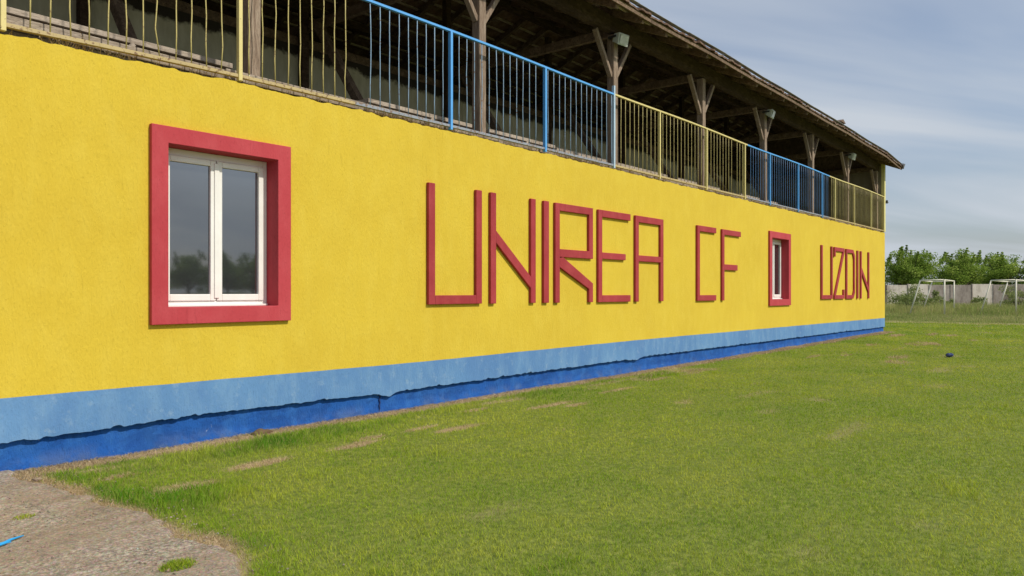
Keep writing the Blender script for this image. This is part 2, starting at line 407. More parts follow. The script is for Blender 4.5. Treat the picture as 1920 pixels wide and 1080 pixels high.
rt = (fbm(xs_a*3, xs_a*0, 3)-.5)*.035 + (fbm(xs_a*12, xs_a*0, 8)-.5)*.03 - .022
rb = (fbm(xs_a*.8, xs_a*0, 5)-.5)*.018 + (fbm(xs_a*16, xs_a*0, 9, 4)-.5)*.030*(.4+1.2*fbm(xs_a*1.5, xs_a*0, 29)) + .014*sstep(.64, .74, fbm(xs_a*9, xs_a*0, 19))
for _c, _w in ((6.78, .13), (13.1, .25)): rb = rb - .035*np.exp(-((xs_a-_c)/_w)**4)*(.5+fbm(xs_a*15, xs_a*0, 33))
rm = (fbm(xs_a*2, xs_a*0, 12)-.5)*.008
T = [top_z(x)+rt[i] for i, x in enumerate(xs)]; Bd = [band_z(x)+rm[i] for i, x in enumerate(xs)]; G = [gap_z(x)+rb[i] for i, x in enumerate(xs)]
def strip(bm, lo, hi, skip=None):
    """front face at y=0 with depth to y=.07 between the two profiles"""
    cols = []
    for x, a, b in zip(xs, lo, hi): cols.append([bm.verts.new((x, y, z)) for z in (a, b) for y in (0, .07)])
    for i in range(len(xs)-1):
        p, q = cols[i], cols[i+1]; xm = (xs[i]+xs[i+1])/2
        bm.faces.new((p[0], q[0], q[1], p[1]))      # underside
        bm.faces.new((p[2], p[3], q[3], q[2]))      # top
        yield i, p, q, xm
    for c in (cols[0], cols[-1]): bm.faces.new((c[0], c[2], c[3], c[1]))
wall = MB()
for i, p, q, xm in strip(wall.bm, Bd, T):
    hw = [hole(w) for w in WIN if hole(w)[0] < xm < hole(w)[1]]
    if not hw: wall.bm.faces.new((p[0], p[2], q[2], q[0]))
    else:
        _, _, z0, z1 = hw[0]; bm = wall.bm
        a = [bm.verts.new((xs[k], 0, z)) for z in (z0, z1) for k in (i, i+1)]
        bm.faces.new((p[0], a[0], a[1], q[0])); bm.faces.new((a[2], p[2], q[2], a[3]))
part(wall, 'wall', M['yellow'])
band = MB()
for i, p, q, xm in strip(band.bm, G, Bd): band.bm.faces.new((p[0], p[2], q[2], q[0]))
tag(part(band, 'plinth_band', M['light_blue']), 'light blue painted band with a ragged lower edge')
# recessed deep-blue base, slightly uneven
base = MB()
nz = 6
gx = np.arange(X0, X1+.01, .1); gx[-1] = X1
vz = [-.3, 0, .06, .12, .19, .26, .40]
grid = [[base.bm.verts.new((x, .056 - .03*(z < .01) + (float(fbm(np.array(x*2.2), np.array(z*9), 21))-.5)*.03, z)) for z in vz] for x in gx]
for i in range(len(gx)-1):
    for j in range(len(vz)-1): base.bm.faces.new((grid[i][j], grid[i][j+1], grid[i+1][j+1], grid[i+1][j]))
part(base, 'plinth', M['deep_blue'], smooth=True)
crk = MB(); zz = [.02, .06, .10, .13, .17, .20, .235]; xc = [6.66, 6.675, 6.665, 6.68, 6.665, 6.68, 6.675]
for k in range(6): crk.prism([(xc[k]-.006, zz[k]), (xc[k]+.004, zz[k]), (xc[k+1]+.007, zz[k+1]), (xc[k+1]-.007, zz[k+1])], .036, .05)
part(crk, 'crack', M['crack_blue'])
# masonry core with the window niches
core = MB()
def corebox(x0, x1, z0, z1): core.box((x0, .07, z0), (x1, .35, z1))
segs = [(X0, hole(WIN[0])[0]), (hole(WIN[0])[1], hole(WIN[1])[0]), (hole(WIN[1])[1], X1)]
for a, b in segs: corebox(a+(.01 if a > X0 else 0), b-(.01 if b < X1 else 0), .40, 3.68)
for w_ in WIN:
    h = hole(w_); corebox(h[0]-.01, h[1]+.01, .40, h[2]-.01); corebox(h[0]-.01, h[1]+.01, h[3]+.01, 3.68)
part(core, 'wall_core', M['yellow'])
far = MB(); far.box((X1-.30, .352, -.2), (X1, 8.3, 3.68)); part(far, 'gable_wall', M['yellow'])
rear = MB(); rear.box((X0, 8.302, -.2), (X1, 8.6, 6.6)); part(rear, 'rear_wall', M['inner_plaster'])
nearw = MB(); nearw.box((X0, .352, -.2), (X0+.3, 8.3, 3.68)); part(nearw, 'gable_wall', M['yellow'])
slab = MB(); slab.box((X0, .075, 3.685), (X1, 8.29, 3.815)); part(slab, 'deck_floor', M['concrete_floor'])
# plaster ridge of the ledge
sill = MB()
x = X0
while x < X1-.2:
    L = rnd.uniform(1.8, 3.1); e = min(X1-.12, x+L)
    sill.beam((x, .165+rnd.uniform(-.01, .01), 3.895+rnd.uniform(-.012, .012)), (e-.015, .165+rnd.uniform(-.01, .01), 3.895+rnd.uniform(-.012, .012)), .14, .115)
    x = e
    if e > X1-.3: break
part(sill, 'sill_timber', M['sill_wood'], bevel=.012)
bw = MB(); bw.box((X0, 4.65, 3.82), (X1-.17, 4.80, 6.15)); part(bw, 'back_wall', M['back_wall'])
bw = MB(); bw.box((X0, 4.66, 6.155), (X1-.17, 4.79, 6.32)); part(bw, 'top_beam', M['roof_wood'])
ew = MB(); ew.box((X1-.165, .10, 3.82), (X1, 8.29, 6.42)); part(ew, 'end_wall', M['inner_plaster'])
ew = MB()
bmv = ew.bm
gp = [(.10, 6.425), (8.29, 6.425), (8.29, 6.70), (4.2, 8.30), (.10, 6.70)]
a = [bmv.verts.new((X1-.13, y, z)) for y, z in gp]; b = [bmv.verts.new((X1-.02, y, z)) for y, z in gp]
bmv.faces.new(a); bmv.faces.new(b[::-1])
for i in range(5): bmv.faces.new((a[i], b[i], b[(i+1) % 5], a[(i+1) % 5]))
part(ew, 'gable_boards', M['roof_wood'])
cp = MB(); cp.box((X1-.155, -.03, 3.87), (X1-.005, .095, 6.50)); tag(part(cp, 'corner_post', M['corner'], bevel=.01), 'pale yellow square corner post')
hk = MB(); hk.box((X1-.02, -.10, 4.98), (X1+.08, -.034, 5.10)); hk.tube([(X1+.03, -.07, 5.04), (X1+.12, -.09, 5.02)], .02, 8); part(hk, 'wall_hook', M['dark_metal'], bevel=.01)

# windows
def ring(mb, x0, x1, z0, z1, wl, wr, wb, wt, y0, y1):
    mb.box((x0, y0, z0), (x0+wl, y1, z1)); mb.box((x1-wr, y0, z0), (x1, y1, z1))
    mb.box((x0+wl, y0, z0), (x1-wr, y1, z0+wb)); mb.box((x0+wl, y0, z1-wt), (x1-wr, y1, z1))
def window(w_):
    x0, x1, z0, z1 = w_
    bm = bmesh.new()
    o_ = [(x0, z0), (x1, z0), (x1, z1), (x0, z1)]; i_ = [(x0+.17, z0+.17), (x1-.17, z0+.17), (x1-.17, z1-.17), (x0+.17, z1-.17)]
    rows = [[bm.verts.new((x, y, z)) for x, z in loop] for loop, y in ((o_, -.002), (o_, -.05), (i_, -.05), (i_, .245))]
    for r1, r2 in zip(rows[:-1], rows[1:]):
        for k in range(4): bm.faces.new((r1[k], r2[k], r2[(k+1) % 4], r1[(k+1) % 4]))
    mb = MB(); mb.bm.free(); mb.bm = bm
    s = part(mb, 'window', M['red'], bevel=.006)
    hx0, hx1, hz0, hz1 = hole(w_); e = .003
    fr = MB(); ring(fr, hx0+e, hx1-e, hz0+e, hz1-e, .05, .05, .055, .07, .17, .235); part(fr, 'frame', M['pvc'], s, bevel=.004)
    fl = MB(); fl.box((hx0+.02, .125, hz0+.001), (hx1-.02, .168, hz0+.022)); part(fl, 'sill', M['pvc'], s, bevel=.004)
    ix0, ix1, iz0, iz1 = hx0+.053, hx1-.053, hz0+.058, hz1-.073
    xm = (ix0+ix1)/2
    for a, b in ((ix0, xm-.004), (xm+.004, ix1)):
        sa = MB(); ring(sa, a+.002, b-.002, iz0+.002, iz1-.002, .062, .062, .07, .062, .150, .215); part(sa, 'sash', M['pvc'], s, bevel=.007)
        gl = MB(); gl.box((a+.062, .178, iz0+.068), (b-.062, .186, iz1-.06)); part(gl, 'pane', M['glass'], s)
    ml = MB(); ml.box((xm-.028, .138, iz0+.03), (xm+.028, .149, iz1-.03)); part(ml, 'mullion', M['pvc'], s, bevel=.004)
    bb = MB(); bb.box((hx0-.05, .34, hz0-.05), (hx1+.05, .36, hz1+.05)); part(bb, 'backing', M['dark_metal'], s)
    return s
for w_ in WIN: window(w_)

# railing: five panels
PN = [(-3.4, 6.23, 'y', [-2.0, .2, 2.41, 4.65]), (6.23, 12.35, 'b', [7.95, 10.19, 12.33]), (12.35, 18.65, 'y', [14.1, 16.3, 18.5]),
      (18.65, 25.3, 'b', [20.2, 22.4, 24.6]), (25.3, 32.14, 'y', [25.9, 28.1, 30.3, 32.11])]
def rz(x): return 5.225 + .012*math.sin(x*.9)
RY = -.0
rr = random.Random(11)
for k, (a, b, c, posts) in enumerate(PN):
    mb = MB()
    n = 10
    for i in range(n):
        xa, xb = a+(b-a)*i/n, a+(b-a)*(i+1)/n
        mb.beam((xa, RY, rz(xa)), (xb, RY, rz(xb)), .045, .03)
    rail = part(mb, 'railing', M['rail_yellow' if c == 'y' else 'rail_blue'])
    tag(rail, ('yellow painted railing section' if c == 'y' else 'blue painted railing section'))
    bo = MB(); xa = a
    while xa < b-.01:
        xb = min(b, xa+.6); bo.beam((xa, RY+.012, top_z(xa)+.055), (xb, RY+.012, top_z(xb)+.055), .05, .036); xa = xb
    part(bo, 'bottom_rail', M['bottom_tan' if (c == 'y') else 'bottom_grey'], rail, bevel=.003)
    for p in posts:
        q = MB(); tall = abs(p-12.33) < .01
        q.box((p-.022, RY-.027, top_z(p)+.0), (p+.022, RY+.027, rz(p)+(.16 if tall else -.017)))
        part(q, 'post', M['post_pale' if tall else ('rail_yellow' if c == 'y' else 'rail_blue')], rail, bevel=.004)
    bm_ = M['bar_yellow'] if c == 'y' else (M['bar_pale'] if k == 1 else M['bar_blue'])
    xk = a+.08
    while xk < b-.05:
        xk += .165
        if xk > b-.03: break
        if min(abs(xk-p) for p in posts) < .05: continue
        if rr.random() < .035 and k < 3: continue
        ph = [rr.gauss(0, .007 if k < 3 else .003) for _ in range(5)]
        bend = rr.gauss(0, .02) if rr.random() < .3 and k < 3 else 0
        z0, z1 = top_z(xk)+.07, rz(xk)-.014
        pts = []
        for j in range(6):
            f = j/5; off = (ph[j-1] if 0 < j < 5 else 0) + bend*math.sin(math.pi*f)
            pts.append((xk+off+(1-f)*rr.gauss(0, .002), RY+off*.4, z0+(z1-z0)*f))
        q = MB(); q.tube(pts, .0068, 5); part(q, 'baluster', bm_, rail, smooth=True)
# timber frames every 3.86 m
EAVE_X = [X0, 8, 16, 24, 30, 32.62]; EAVE_Z = [6.72, 6.73, 6.71, 6.66, 6.60, 6.44]
def ez(x): return float(np.interp(x, EAVE_X, EAVE_Z)) + .012*math.sin(x*1.3)
SL = .42; RIDGE_Y = 4.2; EY = -.50
def roofz(x, y):           # top of the tiles
    return ez(x) + (SL*(y-EY) if y <= RIDGE_Y else SL*(2*RIDGE_Y-EY-y)) + .02
PX = [-6.64, -2.78, 1.08, 4.94, 8.82, 12.67, 16.54, 20.34, 24.26, 28.0, 31.85]
PY = .15+.08
for i, x in enumerate(PX):
    zt = roofz(x, PY) - .60; j = rnd.uniform(-.012, .012)
    p = MB()
    p.beam((x+j, PY, 3.90), (x-j, PY, zt), .155, .155, up=(0, 1, 0)); po = part(p, 'post', M['post_wood'], bevel=.014)
    for s in (-1, 1):
        q = MB(); q.beam((x+s*.07, PY, zt-.80), (x+s*.62, PY, zt-.03), .075, .09, up=(0, 1, 0)); part(q, 'brace', M['post_wood'], po, bevel=.008)
    q = MB(); q.beam((x+.085, .32, zt+.09), (x+.085, 8.29, zt+.05), .10, .17); part(q, 'tie_beam', M['roof_wood'], bevel=.008)
    q = MB(); q.beam((x-.06, 2.2, 3.82), (x-.06, 4.10, 6.45), .14, .14, up=(1, 0, 0)); part(q, 'strut', M['roof_wood'], bevel=.008)
    q = MB(); q.beam((x-.02, 4.56, 3.82), (x-.02, 4.56, roofz(x, 4.56)-.28), .15, .14, up=(0, 1, 0)); part(q, 'rear_post', M['dark_beam'], bevel=.008)
for k, (y, dz) in enumerate(((PY, -.345), (2.3, -.33), (4.2, -.31), (6.2, -.33), (8.2, -.345))):
    mb = MB()
    st = [X0] + [x for x in np.arange(-4, 32, 4.)] + [X1-.14]
    hh = .30 if k == 0 else .17; dz = -.43 if k == 0 else dz
    for a, b in zip(st[:-1], st[1:]): mb.beam((a, y, roofz(a, y)+dz), (b, y, roofz(b, y)+dz), .14, hh)
    part(mb, 'purlin', M['dark_beam'])
# roof: tile skin, rafters, battens
XE = X1+.32
tx = np.arange(X0-.2, XE+.001, .05)
rs = random.Random(5)
mb = MB(); bm = mb.bm
def tile_strip(y0, y1, ny, sgn):
    ys = np.linspace(y0, y1, ny); lay = []
    for lev in (0, -.035):
        L = []
        for ix, x in enumerate(tx):
            w_ = .009*math.cos(2*math.pi*x/.235)
            row = []
            for iy, y in enumerate(ys):
                yy = y
                if iy == 0 and sgn > 0: yy = y + edge[ix//4] if True else y
                row.append(bm.verts.new((x, yy, roofz(x, y)+w_+lev-.02)))
            L.append(row)
        lay.append(L)
    for l, L in enumerate(lay):
        for i in range(len(tx)-1):
            for j in range(ny-1):
                f = (L[i][j], L[i+1][j], L[i+1][j+1], L[i][j+1]); bm.faces.new(f if l == 0 else f[::-1])
    for i in range(len(tx)-1):
        bm.faces.new((lay[0][i][0], lay[1][i][0], lay[1][i+1][0], lay[0][i+1][0]))
        bm.faces.new((lay[0][i][-1], lay[0][i+1][-1], lay[1][i+1][-1], lay[1][i][-1]))
    for i in (0, -1):
        for j in range(ny-1): bm.faces.new((lay[0][i][j], lay[0][i][j+1], lay[1][i][j+1], lay[1][i][j]))
edge = [rs.uniform(-.035, .03) for _ in range(len(tx)//4+2)]
tile_strip(EY-.03, RIDGE_Y, 14, 1); tile_strip(RIDGE_Y, 2*RIDGE_Y-EY, 8, -1)
roof = tag(part(mb, 'roof', M['tile']), 'old brown tiled roof with an uneven eave')
for x in np.arange(X0+.3, X1+.2, .92):
    x = float(x)
    if x > X1-.2: x = X1-.2
    for a, b in ((EY+.05, RIDGE_Y-.02), (2*RIDGE_Y-EY-.05, RIDGE_Y+.02)):
        q = MB(); a2 = a-(.02 if a < 1 else 0); q.beam((x, a2, roofz(x, a)-.19), (x, b, roofz(x, b)-.19), .085, .13); part(q, 'rafter', M['eave_wood'] if a < 1 else M['roof_wood'], roof, bevel=.006)
mb = MB()
for sgn in (1, -1):
    for k in range(18):
        y = EY+.06+k*.31 if sgn > 0 else 2*RIDGE_Y-EY-.06-k*.31
        if (sgn > 0 and y > RIDGE_Y-.05) or (sgn < 0 and y < RIDGE_Y+.05): continue
        st = list(np.arange(X0-.15, XE-.05, 2.0))+[XE-.05]
        for a, b in zip(st[:-1], st[1:]): mb.beam((a, y, roofz(a, y)-.095), (b-.01, y, roofz(b, y)-.095+rs.uniform(-.008, .008)), .05, .04)
part(mb, 'batten', M['batten_wood'], roof)
mb = MB()
st = list(np.arange(X0-.15, XE-.02, 2.5))+[XE-.02]
for a, b in zip(st[:-1], st[1:]): mb.beam((a, EY+.0, roofz(a, EY)-.135+rs.uniform(-.012, .008)), (b-.01, EY+.0, roofz(b, EY)-.135+rs.uniform(-.012, .008)), .026, .06)
part(mb, 'eave_board', M['eave_wood'], roof, bevel=.004)
mb = MB()
mb.beam((XE+.015, EY-.06, roofz(XE, EY-.06)-.08), (XE+.015, RIDGE_Y-.01, roofz(XE, RIDGE_Y)-.08), .03, .17)
mb.beam((XE+.015, RIDGE_Y+.01, roofz(XE, RIDGE_Y)-.08), (XE+.015, 2*RIDGE_Y-EY, roofz(XE, 2*RIDGE_Y-EY)-.08), .03, .17)
part(mb, 'verge_board', M['roof_wood'], roof, bevel=.004)
mb = MB()
xa = X0-.15
while xa < XE-.1:
    xb = min(XE-.0, xa+rs.uniform(1.6, 2.4)); d0 = rs.uniform(0, .012)
    mb.beam((xa, EY-.01, roofz(xa, EY)+.022+d0), (xb-.005, EY-.01, roofz(xb, EY)+.022+d0), .10, .006); xa = xb
part(mb, 'flashing', M['flashing'], roof)
mb = MB(); mb.box((25.15, EY+.12, roofz(25.3, EY+.15)+.0), (25.55, EY+.5, roofz(25.3, EY+.15)+.12)); mb.prism([(25.1, roofz(25.3, EY+.15)+.122), (25.6, roofz(25.3, EY+.15)+.122), (25.35, roofz(25.3, EY+.15)+.22)], EY+.08, EY+.54)
part(mb, 'roof_vent', M['roof_wood'], roof)
mb = MB(); mb.beam((XE+.034, EY-.12, roofz(XE, EY)-.06), (XE+.034, EY+.30, roofz(XE, EY+.3)-.05), .008, .20); mb.beam((XE-.02, EY-.10, roofz(XE, EY)-.03), (XE+.03, EY-.10, roofz(XE, EY)-.03), .02, .16); part(mb, 'end_flashing', M['flashing'], roof)

# benches on the deck
def bench(x0, x1, y, label, z=3.82, h=.46):
    t = tag(empty('bench', (x0, y, z)), label, 'bench', 'plank benches on the spectator deck')
    L = x1-x0
    q = MB(); q.box((0, 0, h-.06), (L, .26, h)); q.build('seat', M['bench_wood'], t, bevel=.006)
    q = MB(); q.box((.02, .05, h-.14), (L-.02, .09, h-.062)); q.build('rail', M['roof_wood'], t, bevel=.004)
    for xx in (.18, L-.26):
        q = MB(); q.box((xx, .10, 0), (xx+.07, .20, h-.062)); q.build('leg', M['bench_wood'], t, bevel=.004)
    q = MB(); q.beam((L*.42, .0, .04), (L*.56, .02, h-.06), .05, .05, up=(0, 1, 0)); q.build('brace', M['bench_wood'], t, bevel=.004)
bench(2.45, 5.10, .87, 'weathered plank bench with pale brace behind the leftmost yellow railing')
bench(7.20, 9.50, .87, 'weathered plank bench behind the near blue railing, left of the second timber post in view')
bench(9.80, 11.7, .87, 'weathered plank bench behind the near blue railing, right of the second timber post in view')
bench(11.85, 13.75, .95, 'plank bench partly behind the pale blue railing post where blue changes to yellow')
bench(14.0, 16.3, .95, 'plank bench behind the middle yellow railing, at its left half')
bench(16.8, 19.2, .95, 'plank bench behind the middle yellow railing, at its right end')
bench(20.6, 23.4, .95, 'plank bench behind the far blue railing, beyond the fifth timber post in view')

# floodlights
def flood(x, label, rzv):
    zt = roofz(x, PY)-.44
    t = tag(empty('floodlight', (x-.02, PY-.10, zt-.25), rzv), label, 'floodlight', 'floodlights on the timber posts')
    q = MB(); pts = [(-.04, .075), (-.17, .11), (-.19, -.11), (-.04, -.075)]
    bm = q.bm; a = [bm.verts.new((-.15, y, z)) for y, z in pts]; b = [bm.verts.new((.15, y, z)) for y, z in pts]
    bm.faces.new(a); bm.faces.new(b[::-1])
    for i in range(4): bm.faces.new((a[i], b[i], b[(i+1) % 4], a[(i+1) % 4]))
    q.box((-.10, -.038, -.06), (.10, .0, .06))
    q.build('housing', M['lamp_grey'], t, bevel=.012).rotation_euler = (R(18), 0, 0)
    q = MB(); bm = q.bm
    q.beam((-.12, -.196, 0), (.12, -.186, 0), .01, .17, up=(0, 0, 1)); q.build('lens', M['lamp_glass'], t, bevel=.003).rotation_euler = (R(18), 0, 0)
    q = MB(); q.box((-.165, -.12, -.02), (-.156, .06, .02)); q.box((.156, -.12, -.02), (.165, .06, .02)); q.box((-.165, .062, -.02), (.165, .071, .02)); q.build('bracket', M['dark_metal'], t)
flood(12.67, 'grey floodlight on the post above the blue to yellow railing change, largest of the three', R(-8))
flood(20.34, 'grey floodlight on the post above the start of the far blue railing', R(6))
flood(28.0, 'small grey floodlight nearest the far end of the stand', R(-4))

# dry weeds and straw on the ledge
def blades(n, X, Y, Z, H, W, lean, rng, dry=None, tint=None):
    yaw = rng.uniform(0, 2*np.pi, n); la = rng.uniform(0, 2*np.pi, n)
    wx, wy = np.cos(yaw)*W/2, np.sin(yaw)*W/2; lx, ly = np.cos(la)*lean*H, np.sin(la)*lean*H
    V = np.zeros((n, 5, 3), np.float32)
    V[:, 0] = np.stack([X-wx, Y-wy, Z], 1); V[:, 1] = np.stack([X+wx, Y+wy, Z], 1)
    V[:, 2] = np.stack([X+wx*.8+lx*.35, Y+wy*.8+ly*.35, Z+H*.6], 1); V[:, 3] = np.stack([X-wx*.8+lx*.35, Y-wy*.8+ly*.35, Z+H*.6], 1)
    V[:, 4] = np.stack([X+lx, Y+ly, Z+H], 1)
    base = (np.arange(n)*5)[:, None]
    loops = np.concatenate([base+0, base+1, base+2, base+3, base+3, base+2, base+4], 1).ravel()
    st = (np.arange(n)*7)[:, None]; starts = np.concatenate([st, st+4], 1).ravel(); tot = np.tile([4, 3], n)
    tint = rng.random(n) if tint is None else tint; dry = np.zeros(n) if dry is None else dry
    return V.reshape(-1, 3), loops, starts, tot, dict(tint=np.repeat(tint, 5), dry=np.repeat(dry, 5))
rng = np.random.default_rng(4)
n = 2600
cx = rng.uniform(X0, X1, 260); cx = np.concatenate([cx, rng.normal(6.9, .35, 30), rng.normal(11.2, .5, 30), rng.normal(3.2, .3, 14)])
X = rng.choice(cx, n)+rng.normal(0, .07, n); X = X[(X > X0) & (X < X1-.2)]; n = len(X)
Hh = rng.uniform(.03, .13, n); Hh[rng.random(n) < .04] *= 1.8
Yb = rng.uniform(.035, .09, n); Zb = np.interp(X, [-7, 2.4, 3.3, 4.6, 8, 15, 32.3], [3.74, 3.775, 3.80, 3.825, 3.84, 3.85, 3.86])-.01
V, l, s_, t_, at = blades(n, X, Yb, Zb, Hh, .006, .9, rng)
o = link('dry_weeds', np_mesh('dry_weeds', V, l, s_, t_, at), M['straw']); tag(o, 'dry straw and weeds caught along the ledge under the railing', 'dry weeds', kind='stuff')

# ------------------------------------------------------------------ raised letters
LZ = lambda x: (float(np.interp(x, [7.4, 30], [1.385, 1.325])), float(np.interp(x, [7.4, 30], [3.045, 2.99])))
ST = .125
def letter(ch, x0, x1, label):
    z0, z1 = LZ((x0+x1)/2); w_ = x1-x0; h = z1-z0; s = ST
    t = MB()
    def P(pts):
        t.prism([(px-x0, pz-z0) for px, pz in pts], -.05, .0-.001)
    def box(a, b, c, d): P([(a, c), (b, c), (b, d), (a, d)])
    if ch == 'U': box(x0, x0+s, z0, z1); box(x1-s, x1, z0, z1); box(x0+s, x1-s, z0, z0+s)
    elif ch == 'N':
        box(x0, x0+s, z0, z1); box(x1-s, x1, z0, z1)
        P([(x0+s, z0+h*.55), (x1-s, z0+h*.14), (x1-s, z0+h*.25), (x0+s, z0+h*.66)])
    elif ch == 'I': box(x0, x1, z0, z1)
    elif ch == 'R':
        m0, m1 = z0+h*.46, z0+h*.54
        box(x0, x0+s, z0, z1); box(x0+s, x1, z1-s, z1); box(x1-s, x1, m1, z1-s); box(x0+s, x1, m0, m1)
        P([(x0+s, m0-.02), (x0+s, m0-.17), (x1-s, z0+.14*h), (x1-s, z0), (x1, z0), (x1, z0+.20*h), (x0+s+.10, m0-.002)][0:7])
    elif ch == 'E':
        box(x0, x0+s, z0, z1); box(x0+s, x1, z1-s, z1); box(x0+s, x1, z0, z0+s); box(x0+s, x1-.18, z0+h*.47, z0+h*.54)
    elif ch == 'A':
        box(x0, x0+s, z0, z1); box(x0+s, x1, z1-s, z1); box(x1-s, x1, z0, z0+h*.47); box(x1-s, x1, z0+h*.54, z1-s); box(x0+s, x1, z0+h*.47, z0+h*.54)
    elif ch == 'C': box(x0, x0+s, z0, z1); box(x0+s, x1, z1-s, z1); box(x0+s, x1, z0, z0+s)
    elif ch == 'F': box(x0, x0+s, z0, z1); box(x0+s, x1, z1-s, z1); box(x0+s, x1-.2, z0+h*.43, z0+h*.51)
    elif ch == 'Z':
        box(x0, x1, z1-s, z1); box(x0, x1, z0, z0+s); box(x0, x0+s, z1-s-.18, z1-s); box(x1-s, x1, z0+s, z0+s+.18)
        P([(x0, z0+s), (x0+.16, z0+s), (x1, z1-s), (x1-.16, z1-s)])
    elif ch == 'D':
        c = .2; box(x0, x0+s, z0, z1)
        P([(x0+s, z1-s), (x1-c-.03, z1-s), (x1-s, z1-c-.1), (x1, z1-c), (x1-c, z1), (x0+s, z1)])
        P([(x0+s, z0), (x1-c, z0), (x1, z0+c), (x1-s, z0+c+.1), (x1-c-.03, z0+s), (x0+s, z0+s)])
        P([(x1-s, z0+c+.1), (x1, z0+c), (x1, z1-c), (x1-s, z1-c-.1)])
    o = t.build('raised_letter', M['letter_red'], None, bevel=.006)
    o.location = (x0, 0, z0)
    tag(o, label, 'letter', 'red raised letters on the yellow wall')
for a in [('U', 7.47, 8.57, 'red raised letter U, first and nearest letter of the wall lettering'),
          ('N', 8.77, 9.88, 'red raised letter N right after the big nearest letter U'),
          ('I', 10.10, 10.24, 'red raised letter I, single bar between the near N and the R'),
          ('R', 10.42, 11.56, 'red raised letter R with angled leg, the only R on the wall'),
          ('E', 11.74, 12.87, 'red raised letter E, the only E on the wall'),
          ('A', 13.06, 14.19, 'red raised square letter A, the only A on the wall'),
          ('C', 15.76, 16.74, 'red raised square letter C left of the F'),
          ('F', 17.07, 18.16, 'red raised letter F left of the far window'),
          ('U', 24.40, 25.53, 'red raised letter U of the last word, right of the far window'),
          ('Z', 25.72, 26.82, 'red raised letter Z, the only Z on the wall'),
          ('D', 27.02, 28.05, 'red raised letter D with cut corners, the only D on the wall'),
          ('I', 28.34, 28.48, 'red raised letter I, single bar of the last word between D and N'),
          ('N', 28.76, 29.89, 'red raised letter N, last letter nearest the far corner')]: letter(*a)

# ------------------------------------------------------------------ ground
me = bpy.data.meshes.new('ground'); me.from_pydata([(-1500, -1500, -.06), (1500, -1500, -.06), (1500, 1500, -.06), (-1500, 1500, -.06)], [], [(0, 1, 2, 3)])
tag(link('ground', me, M['field']), kind='structure')
def path_edge(y): return np.interp(y, [-30, -8, -5, -3.9, -3.3, -2.0, -.62, .1], [2.1, 2.1, 2.1, 2.28, 2.52, 2.55, 2.52, 2.48])
def dryness(X, Y):
    base_strip = (1-sstep(.12, .34, -Y + .10*(fbm(X*1.5, Y*0, 31)-.5)*2)) * sstep(.25, .45, fbm(X*1.1, Y*2, 32)+.12)
    base_strip = np.where(X > 33, 0, base_strip)
    worn = np.zeros(np.broadcast(X, Y).shape)
    for bx, by, sx, sy in ((4.0, -1.33, .38, .13), (3.15, -1.62, .30, .12), (5.15, -1.34, .40, .11), (5.5, -1.15, .22, .06), (6.5, -1.52, .42, .10), (6.2, -1.2, .3, .06), (8.6, -1.26, .55, .10), (8.9, -1.5, .4, .07), (7.6, -.75, .35, .06), (10.6, -1.1, .6, .08), (12.4, -.9, .5, .07), (3.0, -.85, .22, .07)):
        worn = np.maximum(worn, np.exp(-((X-bx)/sx)**2-((Y-by)/sy)**2))
    worn = sstep(.20, .75, worn*(.35+1.1*fbm(X*5, Y*11, 44, 4)))*.9
    pe = path_edge(Y); near_path = (1-sstep(0, .16, X-pe+.25*(fbm(X*2, Y*2, 50)-.5)))
    spots = sstep(.72, .80, fbm(X*.7, Y*2.0, 60, 3))*.6
    far = sstep(42.2, 44.3, X+ (fbm(X*.3, Y*.6, 70)-.5)*3)*(1-sstep(45, 46, X))*.55
    return np.clip(np.maximum.reduce([base_strip, worn, near_path, spots*.6, far]), 0, 1)
def lawn_h(X, Y): return (fbm(X*.8, Y*.8, 80)-.5)*.03
gx = np.concatenate([np.arange(1.6, 16, .06), np.arange(16, 46.5, .25)])
gy = np.concatenate([np.arange(-60, -10, .8), np.arange(-10, -3, .2), np.arange(-3, .13, .05), np.arange(.3, 14, .8)])
GX, GY = np.meshgrid(gx, gy, indexing='ij'); dr = dryness(GX, GY)
V = np.stack([GX.ravel(), GY.ravel(), (lawn_h(GX, GY) - .012*dr).ravel()], 1)
nx, ny = len(gx), len(gy); ii, jj = np.meshgrid(np.arange(nx-1), np.arange(ny-1), indexing='ij'); b0 = (ii*ny+jj).ravel()
q = np.stack([b0, b0+ny, b0+ny+1, b0+1], 1)
me = np_mesh('lawn', V, q.ravel(), np.arange(len(q))*4, np.full(len(q), 4), dict(dry=dr.ravel()))
for p in me.polygons: p.use_smooth = True
tag(link('lawn', me, M['soil']), kind='structure')
# worn concrete apron
ys = np.concatenate([np.linspace(-30, -6, 60), np.linspace(-5.95, .04, 200)]); mb = MB(); prev = None
px_ = path_edge(ys) + (fbm(ys*2.5, ys*0, 90, 4)-.5)*.34
apron_x = np.concatenate([[-12, -6], np.linspace(-3, 1.6, 24)])
cols = []
for y, e in zip(ys, px_):
    row = [mb.bm.verts.new((x, y, .012+float(fbm(np.array(x*1.2), np.array(y*1.2), 91)-.5)*.02)) for x in apron_x]
    row.append(mb.bm.verts.new((e-.05, y, .022))); row.append(mb.bm.verts.new((e, y, -.02))); cols.append(row)
for r1, r2 in zip(cols[:-1], cols[1:]):
    for k in range(len(r1)-1): mb.bm.faces.new((r1[k], r1[k+1], r2[k+1], r2[k]))
tag(mb.build('path', M['path'], smooth=True), kind='structure')

